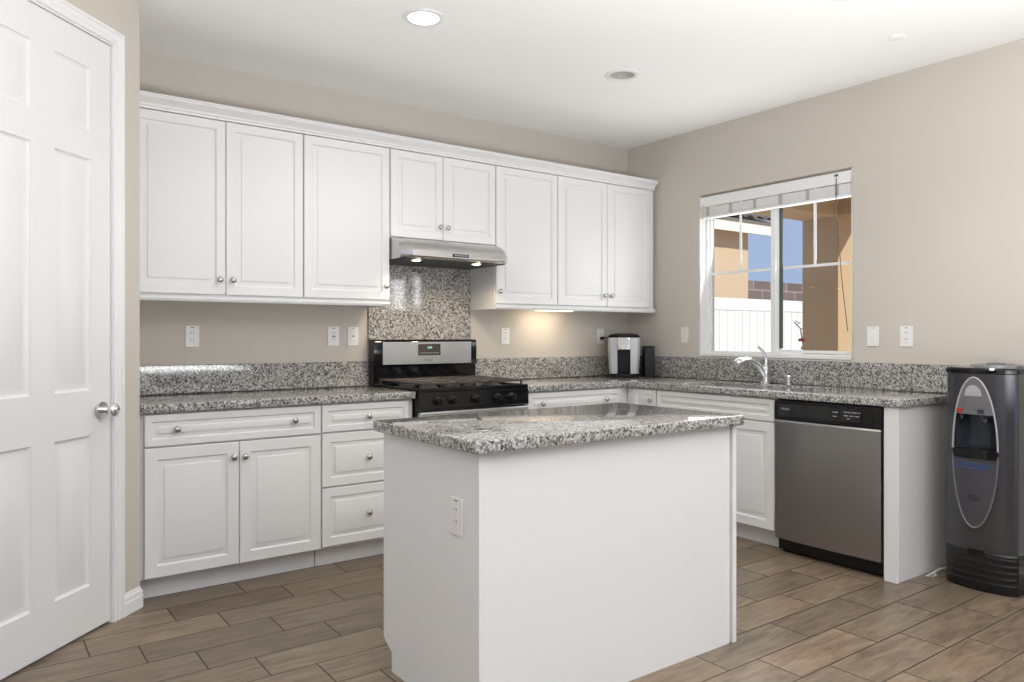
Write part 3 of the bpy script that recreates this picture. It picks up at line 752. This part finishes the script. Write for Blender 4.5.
# ================================================================== RANGE HOOD
t = thing('range_hood', 'low stainless steel range hood under the short cabinet, two lamps lit', 'hood', (-1.894, 0, 1.66))
HX = 0.3785
def hood_ring(F, z, ch=0.048, y1=-0.023):
    c = min(ch, F-0.34) if F > .34 else 0.001
    c = max(c, 0.002)
    return [(-HX, y1, z), (-HX, -F+c, z), (-HX+c*1.1, -F, z), (HX-c*1.1, -F, z), (HX, -F+c, z), (HX, y1, z)]
prof = [(0.470, 0.004), (0.496, 0.010), (0.500, 0.016), (0.500, 0.050), (0.493, 0.066), (0.475, 0.088), (0.445, 0.108), (0.405, 0.121), (0.350, 0.129)]
MB().loft([hood_ring(F, z) for F, z in prof]).build('canopy', M_hood, t, angle=0.5)
un = MB().box(-HX+.02, HX-.02, -0.45, -0.03, 0.0, 0.005); un.build('filter_panel', mat('hood_filter', (0.05, 0.05, 0.05), .4, .6), t)
b = box(-0.055, 0.055, -0.5035, -0.4995, 0.022, 0.040, bev=.001).build('button_strip', M_blkp, t)
for k in range(5): box(-0.045+k*.019, -0.033+k*.019, -0.5047, -0.503, 0.027, 0.035).build('button', M_legend, b)
for hx in (-0.262, 0.160):
    MB().lathe([(0.034, 0.0), (0.034, -0.005), (0.027, -0.006)], (hx, -0.425, 0.0)).build('lamp_ring', M_steel, t)
    MB().lathe([(0.027, -0.0058), (0.015, -0.009), (0, -0.010)], (hx, -0.425, 0.0)).build('lamp_lens', M_litw, t)
    lamp('hood_lamp', 'SPOT', (-1.894+hx, -0.425, 1.645), (0, 0.25, -1), 8, (1, 0.80, 0.55), spot_size=2.3, spot_blend=0.8, shadow_soft_size=0.03)

# ================================================================== UNDER-CABINET LIGHT
t = thing('under_cabinet_light', 'lit slim light bar under the wall cabinet right of the hood', 'light', (-0.90, -0.17, 1.411))
MB().box(-0.17, 0.17, -0.035, 0.035, -0.022, 0.0, .003, 1).build('housing', M_plate, t)
MB().box(-0.155, 0.155, -0.028, 0.028, -0.0255, -0.0222, .001, 1).build('lens', M_litu, t)
lamp('under_cabinet_lamp', 'AREA', (-0.90, -0.15, 1.382), (0, 0.35, -1), 0.8, (1, 0.80, 0.55), shape='RECTANGLE', size=.3, size_y=.05)
t = thing('puck_light', 'small unlit puck light under the left wall cabinets', 'light', (-3.35, -0.20, 1.411))
MB().lathe([(0.038, 0), (0.038, -0.014), (0.030, -0.018), (0, -0.018)]).build('housing', M_silverp, t)

# ================================================================== DISHWASHER
t = thing('dishwasher', 'stainless steel dishwasher with black control strip under the counter', 'dishwasher', (-0.62, -1.801, 0), -PI/2)
w = 0.611
box(0.004, w-.004, 0.012, 0.58, 0.02, ZC-.004).build('body', M_blkp, t)
box(0.003, w-.003, -0.028, 0.010, 0.748, 0.852, bev=.004).build('control_strip', M_blkp, t)
inl = box(0.030, w-.045, -0.0300, -0.0278, 0.768, 0.835, bev=.001).build('control_inlay', M_glassblk, t)
# slightly crowned steel door
rows = []
for z in (0.085, 0.090, 0.735, 0.744):
    e_ = 0.004 if z in (0.085, 0.744) else 0
    front_ = [(0.006+(w-.012)*k/16, -0.024-0.010*(1-abs(2*k/16-1)**2.5)+e_) for k in range(17)]
    rows.append([(x, y, z) for x, y in front_]+[(w-.006, 0.008, z), (0.006, 0.008, z)])
MB().loft(rows).build('door_panel', M_steelv, t)
box(0.010, w-.010, 0.045, 0.060, 0.0, 0.082).build('toe_panel', M_blkp, t)
lettering('maker_lettering', 'Whirlpool', 0.016, M_legend, inl, (0.048-.0, -0.0302, 0.803), fit=.050)
for k, (x, z, ww_) in enumerate([(0.352, .812, .03), (0.352, .790, .022), (0.415, .816, .035), (0.455, .816, .03), (0.415, .798, .022), (0.445, .798, .022), (0.475, .798, .022), (0.430, .783, .018), (0.490, .816, .012)]):
    box(x, x+ww_, -0.0304, -0.0299, z, z+.004).build('button_legend', M_legend, inl)

# ================================================================== WATER COOLER
t = thing('water_cooler', 'tall charcoal water cooler with dispenser bay beside the counter end', 'water cooler', (-0.205, -2.751, 0), -PI/2)
cw = 0.157
def fy(x): return -(0.178+0.034*(1-(x/cw)**2))      # convex front (local y)
def outline(s=1.0, grow=0.0, n=18):
    P = []
    for k in range(n+1):
        x = -cw+2*cw*k/n
        y = fy(x)
        P.append((x*(1+grow/cw), y-grow) if 0 < k < n else None)
    r = 0.022
    for side, ix in ((-1, 0), (1, n)):
        xe = side*(cw+grow); yc = fy(cw)-grow+r*1.02
        F = [(xe-side*r*(1-math.cos(a)), yc-r*math.sin(a)) for a in (0, PI/8, PI/4, 3*PI/8)]
        P[ix] = F
    P = [p for p in P if isinstance(p, list) or abs(p[0]) < cw-r*.9]
    Q = []
    for p in P:
        if isinstance(p, list): Q += p if p[0][0] < 0 else p[::-1]
        else: Q.append(p)
    return Q+[(cw+grow, 0.17), (-cw-grow, 0.17)]
def cring(z, grow=0.0): return [(x, y, z) for x, y in outline(grow=grow)]
MB().loft([cring(0.0, .000), cring(0.01, .003), cring(0.180, .003), cring(0.188, .0)]).build('base', M_base, t)
for k in range(5):
    z = 0.035+k*.03
    MB().loft([cring(z, .0032), cring(z+.003, .0042), cring(z+.012, .0042), cring(z+.015, .0032)]).build('base_rib', M_base, t)
# body shell with an opening for the dispenser bay
BX, BZ0, BZ1 = 0.092, 0.640, 0.838; OX = -0.012
def shell():
    b = bmesh.new(); pts = outline(); fr = pts[:-2]
    for e_ in (OX-BX, OX+BX): fr.append((e_, fy(e_)))
    fr.sort(key=lambda p: (p[0], -p[1]) if p[0] < 0 else (p[0], p[1]))
    ymap = {}
    xs_ = []
    for k_, (px, py) in enumerate(fr): xs_.append(px); ymap[round(px, 5)] = py
    xs_ = sorted(set(round(x, 5) for x in xs_))
    zs_ = [0.1885, 0.612, 0.6145, BZ0, BZ1, 1.030]
    def yy(x): return ymap[round(x, 5)]
    V = {}
    def v(x, z, y=None):
        k = (round(x, 5), round(z, 5), None if y is None else round(y, 4))
        if k not in V: V[k] = b.verts.new((x, yy(x) if y is None else y, z))
        return V[k]
    for i in range(len(xs_)-1):
        for j in range(len(zs_)-1):
            xm, zm = (xs_[i]+xs_[i+1])/2, (zs_[j]+zs_[j+1])/2
            if abs(xm-OX) < BX and BZ0 < zm < BZ1: continue
            b.faces.new((v(xs_[i], zs_[j]), v(xs_[i+1], zs_[j]), v(xs_[i+1], zs_[j+1]), v(xs_[i], zs_[j+1])))
    for j in range(len(zs_)-1):
        for x in (-cw, cw): b.faces.new((v(x, zs_[j]), v(x, zs_[j], .17), v(x, zs_[j+1], .17), v(x, zs_[j+1])))
        b.faces.new((v(-cw, zs_[j], .17), v(cw, zs_[j], .17), v(cw, zs_[j+1], .17), v(-cw, zs_[j+1], .17)))
    m_ = MB(); m_._in(b); return m_
shell().build('cabinet_shell', M_grey, t, angle=0.7)
# seam between upper and lower shell
sm = MB().loft([cring(0.6125, .0006), cring(0.6142, .0006)]); sm.build('seam', M_slot, t)
# bay
by = MB(); d = 0.085; y0 = fy(BX)+.004
n = 12
# curved back of the bay and floor/ceiling
back = [(OX-BX+2*BX*k/n, fy(0)+d*(1-(abs(2*k/n-1))**3)+0.02) for k in range(n+1)]
bb_ = bmesh.new()
A = [bb_.verts.new((x, y, BZ0)) for x, y in back]; B = [bb_.verts.new((x, y, BZ1)) for x, y in back]
for k in range(n): bb_.faces.new((A[k], A[k+1], B[k+1], B[k]))
by._in(bb_); 
by.box(OX-BX, OX+BX, fy(0)+.012, fy(0)+d+.022, BZ1-.002, BZ1+.006)
bayo = by.build('dispenser_bay', M_bay, t)
MB().lathe([(0.010, 0.014), (0.010, 0.010), (0.006, 0.009), (0, 0.009)], (OX+0.010, fy(0)+d-.004, 0.800), 'Y', 16).build('sensor', M_greyl, bayo)
# curved tray front
def band(xa, xb, z0, z1, off, th=0.006, n=16, fz0=None, fz1=None):
    m_ = MB(); rows = []
    for k in range(n+1):
        u = xa+(xb-xa)*k/n; x = u+OX
        a = fz0(u) if fz0 else z0; b = fz1(u) if fz1 else z1
        y = fy(x)
        rows.append([(x, y-off, a), (x, y-off, b), (x, y-off+th, b), (x, y-off+th, a)])
    m_.loft(rows); return m_
band(-0.098, 0.098, 0.628, 0.664, 0.012, 0.030).build('drip_tray', M_blk, t)
band(-0.090, 0.090, 0.664, 0.668, 0.004, 0.070).build('drip_grid', M_blkp, t)
# oval design: silver brow above the bay, chin panel below
EZ, ER, EW = 0.655, 0.357, 0.100
def ell(x, s): 
    q = max(0.0, 1-(x/EW)**2)**.5
    return EZ+s*ER*q
w8 = 0.0845
band(-w8, w8, 0.838, 0, 0.009, 0.012, 24, fz0=lambda x: 0.836, fz1=lambda x: max(0.842, ell(x, 1)-.004)).build('brow_panel', M_greyl, t)
band(-0.099, 0.099, 0, 0, 0.006, 0.010, 30, fz0=lambda x: min(0.616, ell(x, -1)), fz1=lambda x: 0.622).build('chin_panel', M_greyd, t)
def ring(m_, r, sgn, lo, hi):
    P = []
    for k in range(41):
        a = lo+(hi-lo)*k/40
        x, z = OX+EW*math.cos(a), EZ+ER*math.sin(a); P.append((x, fy(x)-.008, z))
    m_.tube(P, r, 8); return m_
ring(MB(), .0045, 1, math.radians(2), math.radians(178)).build('oval_rim', M_silverp, t)
ring(MB(), .0040, 1, math.radians(182), math.radians(358)).build('oval_rim', M_greyl, t)
# badge, taps, print
band(-0.040, 0.034, 0, 0, 0.012, 0.006, 12, fz0=lambda x: 0.924, fz1=lambda x: 0.926+0.050*max(0, 1-((x+.003)/.038)**2)**.5).build('badge', M_silverp, t)
band(-0.078, -0.052, 0.843, 0.862, 0.014, 0.012).build('hot_button', M_red, t)
band(0.018, 0.044, 0.843, 0.862, 0.014, 0.012).build('cold_button', M_bay, t)
for x in (OX-0.064, OX+0.031): MB().lathe([(0.010, 0.812), (0.012, 0.838)], (x, fy(x)+.012, 0), 'Z', 14).build('tap', M_bay, t)
lettering('front_lettering', 'PureWaterCooler', 0.020, M_blue, t, (-0.078, fy(0.0)-.0075, 0.592), rot=(PI/2, 0, 0), extrude=.002, fit=.130)
band(-0.095, 0.068, 0, 0, 0.0068, .002, 16, fz0=lambda x: 0.577+0.5*(x+.01)**2*2, fz1=lambda x: 0.580+0.5*(x+.01)**2*2+.002).build('print_swoosh', M_blue, t)
band(-0.032, 0.032, 0, 0, 0.0072, .003, 12, fz0=lambda x: 0.440-0.017*max(0, 1-(x/.033)**2)**.5, fz1=lambda x: 0.4405+0.017*max(0, 1-(x/.033)**2)**.5).build('emblem', M_grey, t)
band(-0.030, 0.045, 0.165, 0.196, 0.004, .006).build('latch_panel', M_blkp, t)
# lid
MB().loft([cring(1.0305, .002), cring(1.034, .005), cring(1.050, .005), cring(1.058, .0), cring(1.059, -.02)]).build('lid', M_blk, t)
MB().lathe([(0.115, 1.059), (0.112, 1.068), (0.085, 1.071), (0.080, 1.066), (0.045, 1.066), (0.045, 1.075), (0.040, 1.078), (0, 1.078)], (0.0, 0.0, 0)).build('bottle_seat', M_greyl, t)

# white cable lying on the floor by the end panel
cb = MB().tube([(-0.330, -2.512, 0.006), (-0.35, -2.535, 0.005), (-0.395, -2.535, 0.005), (-0.43, -2.522, 0.008), (-0.36, -2.519, 0.012), (-0.28, -2.521, 0.020), (-0.18, -2.525, 0.012), (-0.08, -2.53, 0.006), (-0.04, -2.55, 0.006)], 0.0048, 8)
tag(cb.build('cable', M_cable), 'loose white cable on the floor along the end panel by the water cooler', 'cable')

# ================================================================== COFFEE MAKER
t = thing('coffee_maker', 'silver and black pod coffee maker in the counter corner', 'coffee maker', (-0.250, -0.215, ZT), -0.78)
hw, hd = 0.117, 0.130
def crs(z, s=1.0, d=1.0): return rr(hw*s, hd*d, 0.045, z, 6)
MB().loft([crs(0, .92, .95), crs(0.012, .95, .98), crs(0.022, .95, .98), crs(0.03, .9, .9)]).build('base', M_blkp, t)
core = MB().box(-0.060, 0.060, -0.055, 0.11, 0.0285, 0.300, .006); core.build('column', M_blkp, t)
for s in (-1, 1):
    rows = []
    for z, o_ in ((0.028, -0.008), (0.16, 0.0), (0.285, 0.004), (0.296, 0.0)):
        a, b = s*0.0485, s*(hw+o_)
        rows.append([(a, -hd-.004, z), (b-s*.018, -hd, z), (b, -hd+.025, z), (b, hd-.03, z), (b-s*.03, hd, z), (a, hd, z)])
    MB().loft(rows).build('side_shell', M_silverp, t)
tp = MB().loft([crs(0.294, 1.0, 1.0), crs(0.304, 1.03, 1.02), crs(0.318, .92, .94), crs(0.327, .6, .7)]); tp.build('lid', M_blkp, t)
MB().prism([(-0.047, 0.205), (0.047, 0.205), (0.047, 0.298), (-0.047, 0.298)], -hd-.014, -0.055, 'Y', .006, 2).build('brew_head', M_chrome, t)
MB().prism([(-0.047, 0.298), (0.047, 0.298), (0.040, 0.322), (-0.040, 0.322)], -hd-.020, -hd+.05, 'Y', .004, 2).build('handle', M_blkp, t)
MB().box(-0.055, 0.055, -hd-.012, -0.055, 0.0, 0.026, .004).build('drip_tray', M_blkp, t)
# plug and cord go with the machine
R_ = Matrix.Rotation(-(-0.78), 3, 'Z')
def tol(p): return R_ @ (Vector(p)-Vector((-0.250, -0.215, ZT)))
pp_ = [tol(p) for p in ((-0.296, -0.030, 1.194), (-0.272, -0.045, 1.197), (-0.250, -0.055, 1.175), (-0.243, -0.07, 1.12), (-0.240, -0.085, 1.08), (-0.235, -0.10, 0.99))]
MB().tube(pp_, 0.0045, 8).build('power_cord', M_blkp, t)
MB().tube([tol((-0.296, -0.0135, 1.190)), tol((-0.296, -0.022, 1.191)), tol((-0.292, -0.040, 1.195))], [.014, .014, .008], 10).build('plug', M_blkp, t)
t = thing('storage_box', 'black box standing right of the coffee maker', 'box', (-0.102, -0.325, ZT), -TH)
MB().box(-0.038, 0.038, -0.07, 0.065, 0.0, 0.222, .005).build('box_body', M_blkp, t)
MB().box(-0.038, 0.038, -0.07, 0.065, 0.2225, 0.232, .004).build('box_lid', M_blkp, t)

# ================================================================== OUTLETS AND SWITCHES
def wall_plate(name, label, loc, rz, kind, group=None):
    t = thing(name, label, 'outlet' if 'outlet' in name else 'switch', loc, rz, group)
    MB().box(-0.0355, 0.0355, -0.0065, -0.0008, -0.058, 0.058, .0025, 2).build('cover_plate', M_plate, t)
    MB().box(-0.0165, 0.0165, -0.0085, -0.006, -0.0335, 0.0335, .001, 1).build('insert', M_plate, t)
    sl = MB()
    if kind in ('outlet', 'gfci'):
        for zc in (0.0185, -0.0185):
            sl.box(-0.0075, -0.0050, -0.0089, -0.0083, zc-.001, zc+.008)
            sl.box(0.0050, 0.0075, -0.0089, -0.0083, zc-.001, zc+.008)
            sl.lathe([(0.003, -0.0089), (0.003, -0.0083)], (0, 0, zc-.008), 'Y', 10)
        sl.build('socket_slots', M_slot, t)
        if kind == 'gfci':
            MB().box(-0.010, -0.001, -0.0092, -0.008, -0.004, 0.004).box(0.001, 0.010, -0.0092, -0.008, -0.004, 0.004).build('test_buttons', M_slot, t)
    elif kind == 'jack':
        sl.box(-0.005, 0.005, -0.0089, -0.0083, -0.004, 0.005); sl.build('socket_slots', M_slot, t)
    elif kind == 'rocker':
        MB().prism([(-0.0085, -0.031), (-0.0130, 0.031), (-0.0085, 0.031)], -0.0145, 0.0145, 'X').build('rocker', M_plate, t)
    elif kind == 'toggle':
        MB().box(-0.004, 0.004, -0.018, -0.008, -0.010, 0.004, .0015, 1).build('toggle', M_plate, t)
    MB().box(-0.009, 0.009, -0.0070, -0.0062, 0.047, 0.0505).build('plate_mark', M_slot if kind in ('gfci', 'outlet') else M_tape, t)
    return t
ZO = 1.207
wall_plate('wall_outlet', 'white outlet alone on the wall below the far left wall cabinets', (-3.305, 0, ZO), 0, 'outlet')
wall_plate('wall_outlet', 'white outlet with dark test buttons, just left of the jack plate', (-2.494, 0, ZO), 0, 'gfci')
wall_plate('wall_outlet', 'white jack plate with one dark hole, beside the tall granite panel', (-2.366, 0, ZO), 0, 'jack')
wall_plate('wall_outlet', 'white outlet on the wall just right of the range', (-1.209, 0, ZO), 0, 'outlet')
wall_plate('wall_outlet', 'white outlet holding the coffee maker plug', (-0.298, 0, ZO), 0, 'outlet')
wall_plate('wall_switch', 'white rocker switch on the wall left of the kitchen window', (0, -0.598, ZO+.008), -PI/2, 'rocker')
wall_plate('wall_switch', 'white toggle switch nearest the window on its right side', (0, -2.022, ZO), -PI/2, 'toggle')
wall_plate('wall_outlet', 'white outlet on the window wall above the water cooler side', (0, -2.217, ZO), -PI/2, 'outlet')
wall_plate('wall_outlet', 'white outlet on the left side of the island', (IX0, -2.337, 0.648), -PI/2+0, 'outlet').rotation_euler = (0, 0, -PI/2)

# ================================================================== CEILING FIXTURES
def can(x, y, lab, lit):
    t = thing('recessed_light', lab, 'light', (x, y, H), 0)
    MB().lathe([(0.098, 0.0), (0.096, -0.004), (0.074, -0.006), (0.071, -0.001), (0.071, 0.004), (0.10, 0.0005)]).build('trim_ring', M_trim, t)
    MB().lathe([(0.071, 0.0), (0.066, 0.06), (0.058, 0.13), (0.0, 0.14)]).build('reflector', M_can, t)
    if lit:
        MB().lathe([(0.069, 0.004), (0.060, -0.001), (0.0, -0.003)]).build('lens', M_lit, t)
        lamp('can_lamp', 'SPOT', (x, y, H-.02), (0, 0, -1), 30, (1, .96, .90), spot_size=2.5, spot_blend=0.9, shadow_soft_size=.06)
    else:
        MB().lathe([(0.0, 0.022), (0.020, 0.026), (0.030, 0.044), (0.026, 0.070), (0.016, 0.10), (0.014, 0.135)]).build('bulb', M_bulb, t)
    return t
can(*CANS[0], 'lit recessed ceiling light above the left wall cabinets', True)
can(*CANS[1], 'unlit recessed ceiling light showing its bulb, toward the right wall', False)
can(*CANS[2], 'lit recessed ceiling light cut by the top edge of the photo', True)
t = thing('sprinkler_cover', 'flat white disc on the ceiling near the right wall', 'sprinkler cover', (-0.532, -2.43, H))
MB().lathe([(0.042, -0.001), (0.042, -0.004), (0.038, -0.006), (0, -0.007)]).build('disc', M_ceil, t)
for o in list(S.objects):
    if o.name == 'door_group' or (o.type == 'EMPTY' and not o.children): bpy.data.objects.remove(o)
